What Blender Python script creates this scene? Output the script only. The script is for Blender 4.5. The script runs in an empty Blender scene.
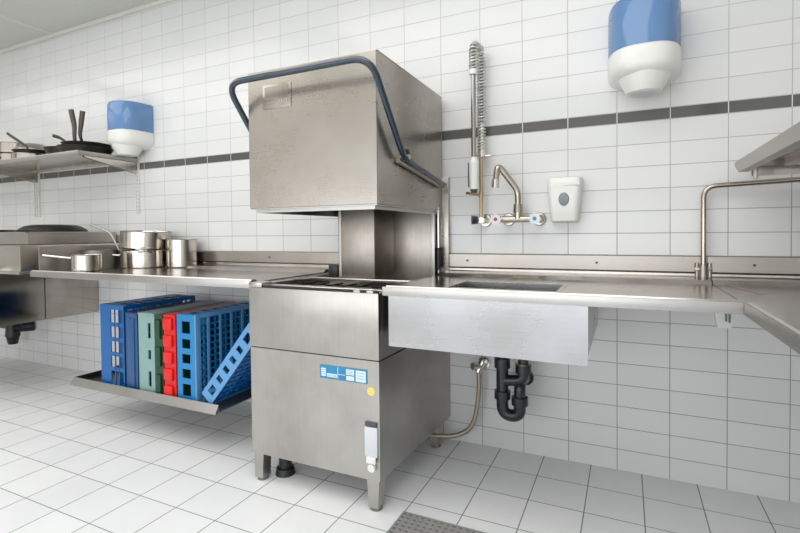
import bpy, bmesh, math, random
from mathutils import Vector, Matrix
random.seed(7)
PI = math.pi
C = bpy.context.scene.collection
scene = bpy.context.scene

# ------------------------------------------------------------------ materials
def srgb(r, g, b):
    f = lambda c: (c/255/12.92) if c/255 <= .04045 else ((c/255+.055)/1.055)**2.4
    return (f(r), f(g), f(b), 1)

def base_mat(name):
    m = bpy.data.materials.new(name); m.use_nodes = True
    nt = m.node_tree
    return m, nt, nt.nodes['Principled BSDF']

def plain(name, col, rough=.4, metal=0, bump=0, bscale=60, coat=0, trans=0, alpha=1, ior=1.45, var=.06):
    m, nt, b = base_mat(name)
    b.inputs['Roughness'].default_value = rough
    b.inputs['Metallic'].default_value = metal
    b.inputs['Coat Weight'].default_value = coat
    b.inputs['Transmission Weight'].default_value = trans
    b.inputs['IOR'].default_value = ior
    b.inputs['Alpha'].default_value = alpha
    tc = nt.nodes.new('ShaderNodeTexCoord')
    n = nt.nodes.new('ShaderNodeTexNoise'); n.inputs['Scale'].default_value = bscale*.2; n.inputs['Detail'].default_value = 4
    nt.links.new(tc.outputs['Object'], n.inputs['Vector'])
    mx = nt.nodes.new('ShaderNodeMix'); mx.data_type = 'RGBA'
    mx.inputs[6].default_value = tuple(c*(1-var) for c in col[:3])+(1,)
    mx.inputs[7].default_value = tuple(min(1, c*(1+var)) for c in col[:3])+(1,)
    nt.links.new(n.outputs['Fac'], mx.inputs[0]); nt.links.new(mx.outputs[2], b.inputs['Base Color'])
    if bump:
        n2 = nt.nodes.new('ShaderNodeTexNoise'); n2.inputs['Scale'].default_value = bscale
        nt.links.new(tc.outputs['Object'], n2.inputs['Vector'])
        bp = nt.nodes.new('ShaderNodeBump'); bp.inputs['Strength'].default_value = bump; bp.inputs['Distance'].default_value = .002
        nt.links.new(n2.outputs['Fac'], bp.inputs['Height']); nt.links.new(bp.outputs['Normal'], b.inputs['Normal'])
    return m

def steel(name, col=(.62, .60, .575, 1), rough=.27, grain=(3, 3, 160), var=.12, smudge=.5, bump=.018):
    """brushed stainless steel: stretched grain, cloudy smudges"""
    m, nt, b = base_mat(name)
    L = nt.links
    b.inputs['Metallic'].default_value = 1
    tc = nt.nodes.new('ShaderNodeTexCoord')
    mp = nt.nodes.new('ShaderNodeMapping'); mp.inputs['Scale'].default_value = grain
    L.new(tc.outputs['Object'], mp.inputs['Vector'])
    g = nt.nodes.new('ShaderNodeTexNoise'); g.inputs['Scale'].default_value = 3; g.inputs['Detail'].default_value = 3
    L.new(mp.outputs['Vector'], g.inputs['Vector'])
    s = nt.nodes.new('ShaderNodeTexNoise'); s.inputs['Scale'].default_value = 2.3; s.inputs['Detail'].default_value = 5; s.inputs['Roughness'].default_value = .6
    L.new(tc.outputs['Object'], s.inputs['Vector'])
    ad = nt.nodes.new('ShaderNodeMath'); ad.operation = 'MULTIPLY_ADD'; ad.inputs[1].default_value = smudge
    L.new(s.outputs['Fac'], ad.inputs[0])
    m2 = nt.nodes.new('ShaderNodeMath'); m2.operation = 'MULTIPLY'; m2.inputs[1].default_value = 1-smudge
    L.new(g.outputs['Fac'], m2.inputs[0]); L.new(m2.outputs[0], ad.inputs[2])
    mx = nt.nodes.new('ShaderNodeMix'); mx.data_type = 'RGBA'
    mx.inputs[6].default_value = tuple(c*(1-var)*k for c, k in zip(col[:3], (1, .955, .90)))+(1,)
    mx.inputs[7].default_value = tuple(min(1, c*(1+var)) for c in col[:3])+(1,)
    cr = nt.nodes.new('ShaderNodeMapRange'); cr.inputs[1].default_value = .34; cr.inputs[2].default_value = .66
    mg = nt.nodes.new('ShaderNodeMath'); mg.operation = 'MULTIPLY_ADD'; mg.inputs[1].default_value = .14
    ms = nt.nodes.new('ShaderNodeMath'); ms.operation = 'MULTIPLY'; ms.inputs[1].default_value = .86
    L.new(s.outputs['Fac'], ms.inputs[0]); L.new(g.outputs['Fac'], mg.inputs[0]); L.new(ms.outputs[0], mg.inputs[2])
    L.new(mg.outputs[0], cr.inputs[0]); L.new(cr.outputs[0], mx.inputs[0]); L.new(mx.outputs[2], b.inputs['Base Color'])
    mr = nt.nodes.new('ShaderNodeMapRange'); mr.inputs[3].default_value = rough*.75; mr.inputs[4].default_value = rough*1.3
    L.new(mg.outputs[0], mr.inputs[0]); L.new(mr.outputs[0], b.inputs['Roughness'])
    bp = nt.nodes.new('ShaderNodeBump'); bp.inputs['Strength'].default_value = bump; bp.inputs['Distance'].default_value = .001
    L.new(g.outputs['Fac'], bp.inputs['Height']); L.new(bp.outputs['Normal'], b.inputs['Normal'])
    return m

def mathn(nt, op, a, b=None, c=None):
    n = nt.nodes.new('ShaderNodeMath'); n.operation = op
    for i, v in enumerate((a, b, c)):
        if v is None: continue
        if isinstance(v, (int, float)): n.inputs[i].default_value = v
        else: nt.links.new(v, n.inputs[i])
    return n.outputs[0]

def line_mask(nt, u, half):           # 1 within `half` (in tile units) of an integer
    fr = mathn(nt, 'FRACT', u)
    d = mathn(nt, 'ABSOLUTE', mathn(nt, 'SUBTRACT', fr, .5))
    return mathn(nt, 'GREATER_THAN', d, .5-half)

TW, TH, X0, Z0, ST = .2133, .1, .601, .5975+1.0, .0515
def wall_tile_mat(name, axis='X', off=X0):
    """oblong white glazed tiles, stack bond, one slim black course"""
    m, nt, b = base_mat(name); L = nt.links
    tc = nt.nodes.new('ShaderNodeTexCoord'); sp = nt.nodes.new('ShaderNodeSeparateXYZ')
    L.new(tc.outputs['Object'], sp.inputs[0])
    x, z = sp.outputs[axis], sp.outputs['Z']
    u = mathn(nt, 'DIVIDE', mathn(nt, 'SUBTRACT', x, off), TW)
    above = mathn(nt, 'GREATER_THAN', z, Z0+ST*.5)
    zz = mathn(nt, 'SUBTRACT', mathn(nt, 'SUBTRACT', z, Z0), mathn(nt, 'MULTIPLY', above, ST))
    v = mathn(nt, 'DIVIDE', zz, TH)
    stripe = mathn(nt, 'MULTIPLY', mathn(nt, 'GREATER_THAN', z, Z0+.002), mathn(nt, 'LESS_THAN', z, Z0+ST-.002))
    g1 = line_mask(nt, u, .0017/TW)
    g2 = line_mask(nt, v, .0016/TH)
    notst = mathn(nt, 'SUBTRACT', 1, stripe)
    g = mathn(nt, 'MAXIMUM', g1, mathn(nt, 'MULTIPLY', g2, notst))
    # per tile tone
    cid = nt.nodes.new('ShaderNodeCombineXYZ')
    L.new(mathn(nt, 'FLOOR', u), cid.inputs[0]); L.new(mathn(nt, 'FLOOR', v), cid.inputs[1])
    wn = nt.nodes.new('ShaderNodeTexWhiteNoise'); wn.noise_dimensions = '3D'; L.new(cid.outputs[0], wn.inputs['Vector'])
    tone = nt.nodes.new('ShaderNodeMix'); tone.data_type = 'RGBA'
    tone.inputs[6].default_value = srgb(215, 216, 216); tone.inputs[7].default_value = srgb(221, 221, 221)
    L.new(wn.outputs['Value'], tone.inputs[0])
    m1 = nt.nodes.new('ShaderNodeMix'); m1.data_type = 'RGBA'
    L.new(stripe, m1.inputs[0]); L.new(tone.outputs[2], m1.inputs[6]); m1.inputs[7].default_value = srgb(84, 83, 81)
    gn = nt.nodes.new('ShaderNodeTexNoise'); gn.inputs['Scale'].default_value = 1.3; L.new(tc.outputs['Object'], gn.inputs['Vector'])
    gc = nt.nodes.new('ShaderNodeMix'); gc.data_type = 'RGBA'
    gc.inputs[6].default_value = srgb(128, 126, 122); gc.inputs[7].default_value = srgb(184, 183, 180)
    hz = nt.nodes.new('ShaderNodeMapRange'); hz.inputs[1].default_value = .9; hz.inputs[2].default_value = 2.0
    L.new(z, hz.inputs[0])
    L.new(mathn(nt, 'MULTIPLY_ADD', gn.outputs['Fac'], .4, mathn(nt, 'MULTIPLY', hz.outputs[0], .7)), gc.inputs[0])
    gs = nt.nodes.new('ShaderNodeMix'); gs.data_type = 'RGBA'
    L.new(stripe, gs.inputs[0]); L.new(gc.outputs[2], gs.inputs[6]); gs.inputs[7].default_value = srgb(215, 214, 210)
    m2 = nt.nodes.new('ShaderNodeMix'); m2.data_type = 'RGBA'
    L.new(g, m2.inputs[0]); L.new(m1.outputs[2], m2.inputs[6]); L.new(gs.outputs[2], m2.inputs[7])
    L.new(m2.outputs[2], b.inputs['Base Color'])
    L.new(mathn(nt, 'SUBTRACT', mathn(nt, 'MULTIPLY_ADD', g, .5, .16), mathn(nt, 'MULTIPLY', stripe, .08)), b.inputs['Roughness'])
    wv = nt.nodes.new('ShaderNodeTexNoise'); wv.inputs['Scale'].default_value = 6; L.new(tc.outputs['Object'], wv.inputs['Vector'])
    hgt = mathn(nt, 'SUBTRACT', mathn(nt, 'MULTIPLY', wv.outputs['Fac'], .35), g)
    bp = nt.nodes.new('ShaderNodeBump'); bp.inputs['Strength'].default_value = .35; bp.inputs['Distance'].default_value = .0015
    L.new(hgt, bp.inputs['Height']); L.new(bp.outputs['Normal'], b.inputs['Normal'])
    return m

FT = .2151
def floor_tile_mat(name):
    m, nt, b = base_mat(name); L = nt.links
    tc = nt.nodes.new('ShaderNodeTexCoord'); sp = nt.nodes.new('ShaderNodeSeparateXYZ')
    L.new(tc.outputs['Object'], sp.inputs[0])
    u = mathn(nt, 'DIVIDE', mathn(nt, 'ADD', sp.outputs['X'], .797), FT)
    v = mathn(nt, 'DIVIDE', mathn(nt, 'ADD', sp.outputs['Y'], .2096), FT)
    g = mathn(nt, 'MAXIMUM', line_mask(nt, u, .0022/FT), line_mask(nt, v, .0020/FT))
    cid = nt.nodes.new('ShaderNodeCombineXYZ')
    L.new(mathn(nt, 'FLOOR', u), cid.inputs[0]); L.new(mathn(nt, 'FLOOR', v), cid.inputs[1])
    wn = nt.nodes.new('ShaderNodeTexWhiteNoise'); L.new(cid.outputs[0], wn.inputs['Vector'])
    tone = nt.nodes.new('ShaderNodeMix'); tone.data_type = 'RGBA'
    tone.inputs[6].default_value = srgb(231, 232, 234); tone.inputs[7].default_value = srgb(238, 239, 240)
    L.new(wn.outputs['Value'], tone.inputs[0])
    n = nt.nodes.new('ShaderNodeTexNoise'); n.inputs['Scale'].default_value = 2.2; n.inputs['Detail'].default_value = 6; n.inputs['Roughness'].default_value = .7
    L.new(tc.outputs['Object'], n.inputs['Vector'])
    cr = nt.nodes.new('ShaderNodeMapRange'); cr.inputs[1].default_value = .35; cr.inputs[2].default_value = .65; cr.inputs[3].default_value = .93; cr.inputs[4].default_value = 1
    L.new(n.outputs['Fac'], cr.inputs[0])
    sc = nt.nodes.new('ShaderNodeVectorMath'); sc.operation = 'SCALE'
    L.new(tone.outputs[2], sc.inputs[0]); L.new(cr.outputs[0], sc.inputs['Scale'])
    gc = nt.nodes.new('ShaderNodeMix'); gc.data_type = 'RGBA'
    gc.inputs[6].default_value = srgb(92, 88, 84); gc.inputs[7].default_value = srgb(142, 139, 135)
    L.new(n.outputs['Fac'], gc.inputs[0])
    m2 = nt.nodes.new('ShaderNodeMix'); m2.data_type = 'RGBA'
    L.new(g, m2.inputs[0]); L.new(sc.outputs[0], m2.inputs[6]); L.new(gc.outputs[2], m2.inputs[7])
    L.new(m2.outputs[2], b.inputs['Base Color'])
    L.new(mathn(nt, 'MULTIPLY_ADD', g, .3, .38), b.inputs['Roughness'])
    bp = nt.nodes.new('ShaderNodeBump'); bp.inputs['Strength'].default_value = .4; bp.inputs['Distance'].default_value = .002
    fine = nt.nodes.new('ShaderNodeTexNoise'); fine.inputs['Scale'].default_value = 90; L.new(tc.outputs['Object'], fine.inputs['Vector'])
    L.new(mathn(nt, 'SUBTRACT', mathn(nt, 'MULTIPLY', fine.outputs['Fac'], .2), g), bp.inputs['Height']); L.new(bp.outputs['Normal'], b.inputs['Normal'])
    return m

M = dict(
    walltile=wall_tile_mat('white oblong wall tile'),
    sidetile=wall_tile_mat('white oblong wall tile side', 'Y', 0),
    floortile=floor_tile_mat('white square floor tile'),
    ceiling=plain('ceiling panel', srgb(200, 202, 194), .6, var=.02),
    ctrim=plain('ceiling trim', srgb(214, 213, 205), .5, var=.02),
    farwall=plain('far wall paint', srgb(176, 170, 160), .6, var=.05, bscale=8),
    hood=steel('hood steel', (.36, .337, .307, 1), .27, (2, 2, 90), .10),
    body=steel('body steel', (.41, .40, .385, 1), .31, (70, 70, 1.5), .17),
    rear=steel('rear panel steel', (.33, .305, .275, 1), .32, (60, 60, 2), .32),
    table=steel('table steel', (.50, .475, .45, 1), .20, (2, 120, 120), .16),
    splash=steel('splash steel', (.37, .348, .322, 1), .32, (2, 90, 90), .10),
    apron=steel('sink apron steel', (.43, .44, .465, 1), .27, (3, 40, 60), .10),
    flange=steel('flange steel', (.46, .455, .45, 1), .33, (2, 60, 120), .06),
    basin=steel('basin steel', (.40, .37, .335, 1), .14, (4, 4, 60), .12),
    grate=steel('grate steel', (.55, .54, .53, 1), .45, (30, 30, 60), .2),
    dull=steel('dull steel', (.42, .39, .355, 1), .35, (4, 4, 60), .15),
    pot=steel('pot steel', (.52, .49, .45, 1), .17, (3, 3, 140), .08),
    shelf=steel('shelf steel', (.58, .55, .51, 1), .24, (2, 80, 80), .08),
    chrome=plain('chrome', (.72, .70, .66, 1), .13, 1),
    oldchrome=plain('worn chrome', (.43, .39, .33, 1), .22, 1, var=.15),
    hoseline=plain('hose line', srgb(120, 120, 118), .5),
    coilwire=plain('coil wire', srgb(205, 204, 200), .3, .5),
    feed=plain('feed pipe', (.34, .33, .31, 1), .25, 1),
    gratebar=plain('grate bar', srgb(150, 149, 148), .5, .3, .2, 90, var=.15),
    pit=plain('grate pit', srgb(62, 60, 60), .7),
    traydark=steel('tray steel', (.22, .21, .20, 1), .4, (4, 4, 60), .2),
    brass=plain('worn brass', (.50, .37, .21, 1), .32, 1, var=.2),
    hose=plain('braided hose', (.42, .36, .29, 1), .4, 1, .6, 900, var=.2),
    bluebar=plain('dark blue coated tube', srgb(20, 42, 58), .25, .0, coat=.6),
    black=plain('black plastic', srgb(24, 26, 30), .38),
    blackpipe=plain('black drain plastic', srgb(22, 25, 31), .35, coat=.2),
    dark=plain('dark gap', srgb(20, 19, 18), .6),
    rubber=plain('grey foot', srgb(105, 105, 103), .5),
    iron=plain('black iron pan', srgb(26, 24, 23), .42, .3, .2, 80),
    ironh=plain('iron handle', srgb(74, 66, 58), .38, .8, var=.2),
    rust=plain('reddish brown handle', srgb(92, 50, 38), .45),
    white=plain('white plastic', srgb(226, 226, 222), .3, coat=.3, var=.02),
    paper=plain('paper roll', srgb(232, 232, 230), .8, var=.02),
    greybtn=plain('grey button', srgb(128, 131, 136), .4),
    lblue=plain('label blue', srgb(30, 125, 172), .35),
    lwhite=plain('label white', srgb(205, 222, 230), .4, var=.04),
    lgrey=plain('label grey', srgb(150, 175, 190), .4),
    yellow=plain('yellow dot', srgb(246, 205, 110), .4),
    tagpaper=plain('pale adhesive panel', srgb(205, 208, 214), .4, var=.02),
    darkgrey=plain('dark grey plastic', srgb(66, 68, 70), .4),
    c_blue=plain('rack blue', srgb(0, 84, 152), .35, var=.12),
    c_navy=plain('rack navy', srgb(28, 72, 122), .35, var=.1),
    c_deepnavy=plain('rack deep navy', srgb(6, 26, 78), .4, var=.1),
    c_sage=plain('rack sage', srgb(124, 158, 156), .45, var=.06),
    c_green=plain('rack green', srgb(0, 58, 34), .4, var=.12),
    c_red=plain('rack red', srgb(216, 16, 16), .4, var=.1),
    c_sky=plain('rack sky', srgb(18, 120, 182), .35, var=.12),
    c_pale=plain('rack pale blue', srgb(88, 146, 200), .35, var=.1),
    red=plain('red dot', srgb(190, 30, 60), .4),
    bluedot=plain('blue dot', srgb(60, 130, 185), .4),
    knob=plain('clear knob', srgb(205, 212, 216), .2, coat=.5),
    teal=plain('teal knob', srgb(24, 46, 58), .3),
    embo=steel('embossed plate steel', (.53, .50, .465, 1), .42, (2, 2, 90), .05),
    clear=plain('milky plastic', srgb(222, 226, 222), .3, trans=.35, var=.02),
    olive=plain('olive plastic', srgb(88, 100, 62), .5),
)
def tinted(name, col, alpha_mix=.42):
    m, nt, b = base_mat(name)
    b.inputs['Base Color'].default_value = col; b.inputs['Roughness'].default_value = .12
    b.inputs['Coat Weight'].default_value = .5
    n = nt.nodes.new('ShaderNodeTexNoise'); n.inputs['Scale'].default_value = 9
    mr = nt.nodes.new('ShaderNodeMapRange'); mr.inputs[3].default_value = .06; mr.inputs[4].default_value = .16
    nt.links.new(n.outputs['Fac'], mr.inputs[0]); nt.links.new(mr.outputs[0], b.inputs['Roughness'])
    tr = nt.nodes.new('ShaderNodeBsdfTransparent'); tr.inputs[0].default_value = tuple(c**.55 for c in col[:3])+(1,)
    mx = nt.nodes.new('ShaderNodeMixShader'); mx.inputs[0].default_value = 1-alpha_mix
    nt.links.new(tr.outputs[0], mx.inputs[1]); nt.links.new(b.outputs[0], mx.inputs[2])
    nt.links.new(mx.outputs[0], nt.nodes['Material Output'].inputs['Surface'])
    return m
M['tint'] = tinted('translucent blue cover', srgb(114, 155, 206), .46)

# ------------------------------------------------------------------ geometry
def B(): return bmesh.new()

def box(bm, x0, x1, y0, y1, z0, z1, bev=0, mat=None):
    r = bmesh.ops.create_cube(bm, size=1)
    vs = r['verts']
    for v in vs:
        v.co = Vector(((x0+x1)/2+v.co.x*(x1-x0), (y0+y1)/2+v.co.y*(y1-y0), (z0+z1)/2+v.co.z*(z1-z0)))
    if mat is not None:
        for v in vs: v.co = mat @ v.co
    if bev:
        es = list({e for v in vs for e in v.link_edges})
        bmesh.ops.bevel(bm, geom=es, offset=bev, segments=2, affect='EDGES', profile=.6)
    return bm

def frame_of(d):
    d = d.normalized()
    a = Vector((0, 0, 1)) if abs(d.z) < .9 else Vector((1, 0, 0))
    u = d.cross(a).normalized(); return u, d.cross(u).normalized()

def cyl(bm, a, b, r, r2=None, n=20, cap=True):
    a, b = Vector(a), Vector(b); r2 = r if r2 is None else r2
    u, v = frame_of(b-a)
    A = [bm.verts.new(a+(u*math.cos(t)+v*math.sin(t))*r) for t in [2*PI*i/n for i in range(n)]]
    Bv = [bm.verts.new(b+(u*math.cos(t)+v*math.sin(t))*r2) for t in [2*PI*i/n for i in range(n)]]
    for i in range(n):
        bm.faces.new((A[i], A[(i+1) % n], Bv[(i+1) % n], Bv[i]))
    if cap:
        bm.faces.new(A); bm.faces.new(Bv)
    return bm

def fillet(pts, rad, seg=6):
    pts = [Vector(p) for p in pts]; out = [pts[0]]
    for i in range(1, len(pts)-1):
        p, a, b = pts[i], pts[i-1], pts[i+1]
        r = rad[i] if isinstance(rad, (list, tuple)) else rad
        da = min(r, (a-p).length*.49); db = min(r, (b-p).length*.49)
        s = p+(a-p).normalized()*da; e = p+(b-p).normalized()*db
        for k in range(seg+1):
            t = k/seg; out.append(s*(1-t)**2+p*2*t*(1-t)+e*t*t)
    out.append(pts[-1]); return out

def tube(bm, pts, r, n=12, rf=None, flat=1):
    pts = [Vector(p) for p in pts]; rings = []
    d0 = (pts[1]-pts[0]).normalized(); u, v = frame_of(d0)
    for i, p in enumerate(pts):
        d = (pts[min(i+1, len(pts)-1)]-pts[max(i-1, 0)]).normalized()
        q = d0.rotation_difference(d); u = q @ u; v = q @ v; d0 = d
        rr = rf(i/(len(pts)-1)) if rf else r
        rings.append([bm.verts.new(p+(u*math.cos(2*PI*k/n)+v*math.sin(2*PI*k/n)*flat)*rr) for k in range(n)])
    for a, b in zip(rings, rings[1:]):
        for k in range(n): bm.faces.new((a[k], a[(k+1) % n], b[(k+1) % n], b[k]))
    bm.faces.new(rings[0]); bm.faces.new(rings[-1]); return bm

def lathe(bm, prof, c=(0, 0, 0), n=36, mat=None, a0=0, a1=2*PI):
    """prof: (r,z) list"""
    full = abs(a1-a0-2*PI) < 1e-6; k = n if full else n+1; rings = []
    for r, z in prof:
        rings.append([bm.verts.new(Vector(c)+Vector((r*math.cos(a0+(a1-a0)*i/n), r*math.sin(a0+(a1-a0)*i/n), z))) for i in range(k)])
    for a, b in zip(rings, rings[1:]):
        for i in range(k if full else k-1):
            bm.faces.new((a[i], a[(i+1) % k], b[(i+1) % k], b[i]))
    if full:
        for rg, (r, z) in ((rings[0], prof[0]), (rings[-1], prof[-1])):
            if r > 1e-4: bm.faces.new(rg)
    if mat is not None:
        for rg in rings:
            for v in rg: v.co = mat @ v.co
    bmesh.ops.remove_doubles(bm, verts=[v for v in bm.verts], dist=1e-6)
    return bm

def prism(bm, poly, axis, a, b):
    """poly in the two other axes (x,z)/(y,z)/(x,y), extruded a..b on axis"""
    def P(p, t):
        return {'X': (t, p[0], p[1]), 'Y': (p[0], t, p[1]), 'Z': (p[0], p[1], t)}[axis]
    A = [bm.verts.new(P(p, a)) for p in poly]; Bv = [bm.verts.new(P(p, b)) for p in poly]
    n = len(poly)
    for i in range(n): bm.faces.new((A[i], A[(i+1) % n], Bv[(i+1) % n], Bv[i]))
    bm.faces.new(A); bm.faces.new(Bv); return bm

def obj(name, bm, mat, parent=None, smooth=True, kind=None, label=None):
    bmesh.ops.recalc_face_normals(bm, faces=bm.faces[:])
    if parent is not None:
        off = Vector(parent['_o']) if '_o' in parent else Vector((0, 0, 0))
        for v in bm.verts: v.co -= off
    me = bpy.data.meshes.new(name); bm.to_mesh(me); bm.free()
    me.materials.append(M[mat] if isinstance(mat, str) else mat)
    if smooth:
        for p in me.polygons: p.use_smooth = True
        try: me.set_sharp_from_angle(angle=math.radians(38))
        except Exception: pass
    o = bpy.data.objects.new(name, me); C.objects.link(o)
    if parent is not None:
        o.parent = parent; o['_o'] = tuple(off)
    if kind: o['kind'] = kind
    if label: o['label'] = label
    return o

def thing(name, label, cat, loc=(0, 0, 0), group=None):
    o = bpy.data.objects.new(name, None); C.objects.link(o)
    o.empty_display_size = .05
    o.location = loc; o['label'] = label; o['category'] = cat; o['_o'] = tuple(loc)
    if group: o['group'] = group
    return o

def tag(o, label, cat, group=None):
    o['label'] = label; o['category'] = cat
    if group: o['group'] = group
    return o

def struct(name, bm, mat, smooth=False):
    return obj(name, bm, mat, None, smooth, 'structure')

# ------------------------------------------------------------------ setting
XL, XR, YB, ZC = -7.4, .98, -4.4, 2.79
struct('floor', box(B(), XL-.1, XR+.1, YB-.1, .1, -.06, 0), 'floortile')
struct('ceiling', box(B(), XL-.1, XR+.1, YB-.1, .1, ZC, ZC+.06), 'ceiling')
struct('wall_back', box(B(), XL, XR, 0, .08, 0, ZC), 'walltile')
struct('wall_right', box(B(), XR, XR+.08, YB, .08, 0, ZC), 'sidetile')
struct('wall_left', box(B(), XL-.08, XL, YB, .08, 0, ZC), 'sidetile')
struct('wall_front', box(B(), XL, XR, YB-.08, YB, 0, ZC), 'farwall')
struct('trim_1', box(B(), XL, XR, -.022, -.0, ZC-.03, ZC, .004), 'ctrim')
bm = B(); box(bm, -4.32, -4.28, YB, -.022, ZC-.008, ZC); box(bm, -4.305, -4.295, YB, -.03, ZC-.010, ZC-.007)
struct('trim_2', bm, 'ctrim')
bm = B(); box(bm, -1.32, -1.28, YB, -.022, ZC-.008, ZC)
struct('trim_3', bm, 'ctrim')

# ------------------------------------------------------------------ hood dishwasher
MX0, MX1, MY0 = -1.53, -.878, -.765
t = thing('hood_dishwasher', 'tall stainless steel pass-through dishwasher with raised box hood and dark blue lift bar', 'dishwasher', ((MX0+MX1)/2, -.4, 0))
DW = t
obj('lower_panel', prism(B(), [(MX0, MY0), (MX1, MY0), (-.852, -.002), (MX0, -.002)], 'Z', .125, .602), 'body', t, False)
bm = B()
# upper body panel with open wash tank: four walls
box(bm, MX0-.002, MX1+.002, MY0-.004, MY0+.03, .607, .872, .003)
box(bm, MX0-.002, MX0+.02, MY0+.03, -.02, .607, .872)
box(bm, MX1-.02, MX1+.002, MY0+.03, -.02, .607, .872)
box(bm, MX0+.02, MX1-.02, -.05, -.02, .607, .872)
obj('front_panel', bm, 'body', t)
obj('shadow_gap', box(B(), MX0+.006, MX1-.006, MY0+.004, -.03, .600, .609), 'dark', t)
obj('wash_tank', box(B(), MX0+.02, MX1-.02, MY0+.03, -.05, .70, .845), 'dull', t)
bm = B()   # tank rim rails round the opening
for a in ((MX0, MX0+.035, MY0+.03, -.06), (MX1-.035, MX1, MY0+.03, -.06), (MX0, MX1, MY0+.035, MY0+.06), (MX0, MX1, -.36, -.34)):
    box(bm, a[0], a[1], a[2], a[3], .868, .884, .003)
obj('rack_rail', bm, 'table', t)
bm = B()
for k in range(7): box(bm, MX0+.08+k*.08, MX0+.085+k*.08, MY0+.07, -.37, .855, .862)
for k in range(4): box(bm, MX0+.04, MX1-.04, MY0+.1+k*.08, MY0+.104+k*.08, .850, .856)
obj('tank_grid', bm, 'black', t)
obj('corner_cap', box(B(), MX0-.004, MX0+.07, MY0-.004, MY0+.07, .872, .895, .006), 'table', t)
obj('seal', box(B(), MX0+.05, MX1-.003, MY0+.0, MY0+.012, .872, .880), 'dark', t)
for i in range(2):
    cx = (-.99, -.93)[i]; obj('latch', box(B(), cx, cx+.03, MY0-.003, MY0+.02, .871, .881, .002), 'flange', t)
for x0, y0 in ((MX0+.006, MY0+.002), (MX1-.062, MY0+.002), (MX0+.006, -.14), (MX1-.045, -.14)):
    bm = B()
    prism(bm, [(x0+.002, .13), (x0+.056, .13), (x0+.051, .014), (x0+.007, .014)], 'Y', y0, y0+.052)
    lg = obj('leg', bm, 'body', t, False)
    obj('foot', cyl(B(), (x0+.029, y0+.026, 0), (x0+.029, y0+.026, .015), .025, .024), 'rubber', lg)
# wash arm drain hose end seen below the body
bm = B(); cyl(bm, (-1.43, -.66, .0), (-1.43, -.66, .03), .046, .04); cyl(bm, (-1.43, -.66, .03), (-1.43, -.66, .13), .03)
obj('drain_cup', bm, 'black', t)
# hood: hollow box
HX0, HX1, HY0, HY1, HZ0, HZ1 = MX0+.007, MX1, MY0, -.036, 1.222, 1.822
bm = B()
tk = .012
box(bm, HX0, HX1, HY0, HY0+tk, HZ0, HZ1); box(bm, HX0, HX0+tk, HY0+tk, HY1, HZ0, HZ1)
box(bm, HX1-tk, HX1, HY0+tk, HY1, HZ0, HZ1); box(bm, HX0+tk, HX1-tk, HY0+tk, HY1, HZ1-tk, HZ1)
box(bm, HX0+tk, HX1-tk, HY1-tk, HY1, HZ0+.2, HZ1-tk)
bmesh.ops.remove_doubles(bm, verts=bm.verts[:], dist=1e-5)
hood = obj('hood', bm, 'hood', t, False)
md = hood.modifiers.new('b', 'BEVEL'); md.width = .003; md.segments = 2; md.limit_method = 'ANGLE'
bm = B()   # inset lower rim
i_ = .022
box(bm, HX0+i_, HX1-i_, HY0+i_, HY0+i_+.01, HZ0-.018, HZ0+.03); box(bm, HX0+i_, HX0+i_+.01, HY0+i_+.01, HY1-.01, HZ0-.018, HZ0+.03)
box(bm, HX1-i_-.01, HX1-i_, HY0+i_+.01, HY1-.01, HZ0-.018, HZ0+.03)
box(bm, HX0+.003, HX1-.003, HY0+.003, HY0+i_+.01, HZ0-.004, HZ0+.004)
box(bm, HX1-i_-.01, HX1-.003, HY0+i_+.01, HY1, HZ0-.004, HZ0+.004)
obj('hood_rim', bm, 'flange', t, False)
obj('hood_shade', box(B(), HX0+.05, HX1-.05, HY0+.05, HY1-.05, HZ0+.03, HZ0+.036), 'dark', t)  # dark sheet standing in for the shade inside the hollow hood
# embossed maker plate on the hood
bm = B(); y = HY0
box(bm, -1.437, -1.285, y-.0035, y+.001, 1.652, 1.757, .002)
ep = obj('emblem_plate', bm, 'hood', t)
bm = B(); box(bm, -1.425, -1.297, y-.0045, y-.003, 1.690, 1.746)
obj('plate_field', bm, 'rear', ep, False)
bm = B()
def stroke(bm, x0, z0, x1, z1, y, w=.0035, th=.0016):
    d = Vector((x1-x0, 0, z1-z0)); L = d.length; ang = math.atan2(d.z, d.x)
    mt = Matrix.Translation((x0, y, z0)) @ Matrix.Rotation(-ang, 4, 'Y')
    box(bm, 0, L, -th, 0, -w/2, w/2, mat=mt)
for s in ((-1.356, 1.664, -1.347, 1.684), (-1.347, 1.684, -1.338, 1.664), (-1.334, 1.684, -1.325, 1.664), (-1.325, 1.664, -1.316, 1.684), (-1.307, 1.664, -1.307, 1.684), (-1.313, 1.684, -1.301, 1.684)):
    stroke(bm, *s, y-.0032)
obj('embossed_letters', bm, 'flange', ep, False)
# rear housing, wash chamber back, column
obj('rear_housing', box(B(), -1.47, -.845, -.034, -.001, .84, 1.40, .003), 'hood', t)
obj('rear_panel', box(B(), -1.465, -.905, -.112, -.10, .85, 1.26, .002), 'rear', t)
bm = B(); box(bm, -1.335, -1.125, -.335, -.112, .885, 1.26, .004)
obj('wash_column', bm, 'rear', t)
obj('rear_post', box(B(), -.912, -.892, -.118, -.098, .85, 1.26, .002), 'flange', t)
bm = B(); cyl(bm, (-.880, -.09, .90), (-.880, -.09, 1.24), .006)
pr_ = obj('lift_rod', bm, 'chrome', t)
obj('rod_sleeve', cyl(B(), (-.880, -.09, .915), (-.880, -.09, 1.03), .011), 'black', pr_)
bm = B(); box(bm, -1.328, -1.315, -.337, -.335, .89, 1.25)
obj('column_trim', bm, 'dull', t)
obj('hinge_block', box(B(), -1.40, -1.345, -.33, -.27, .885, .945, .004), 'black', t)
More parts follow.
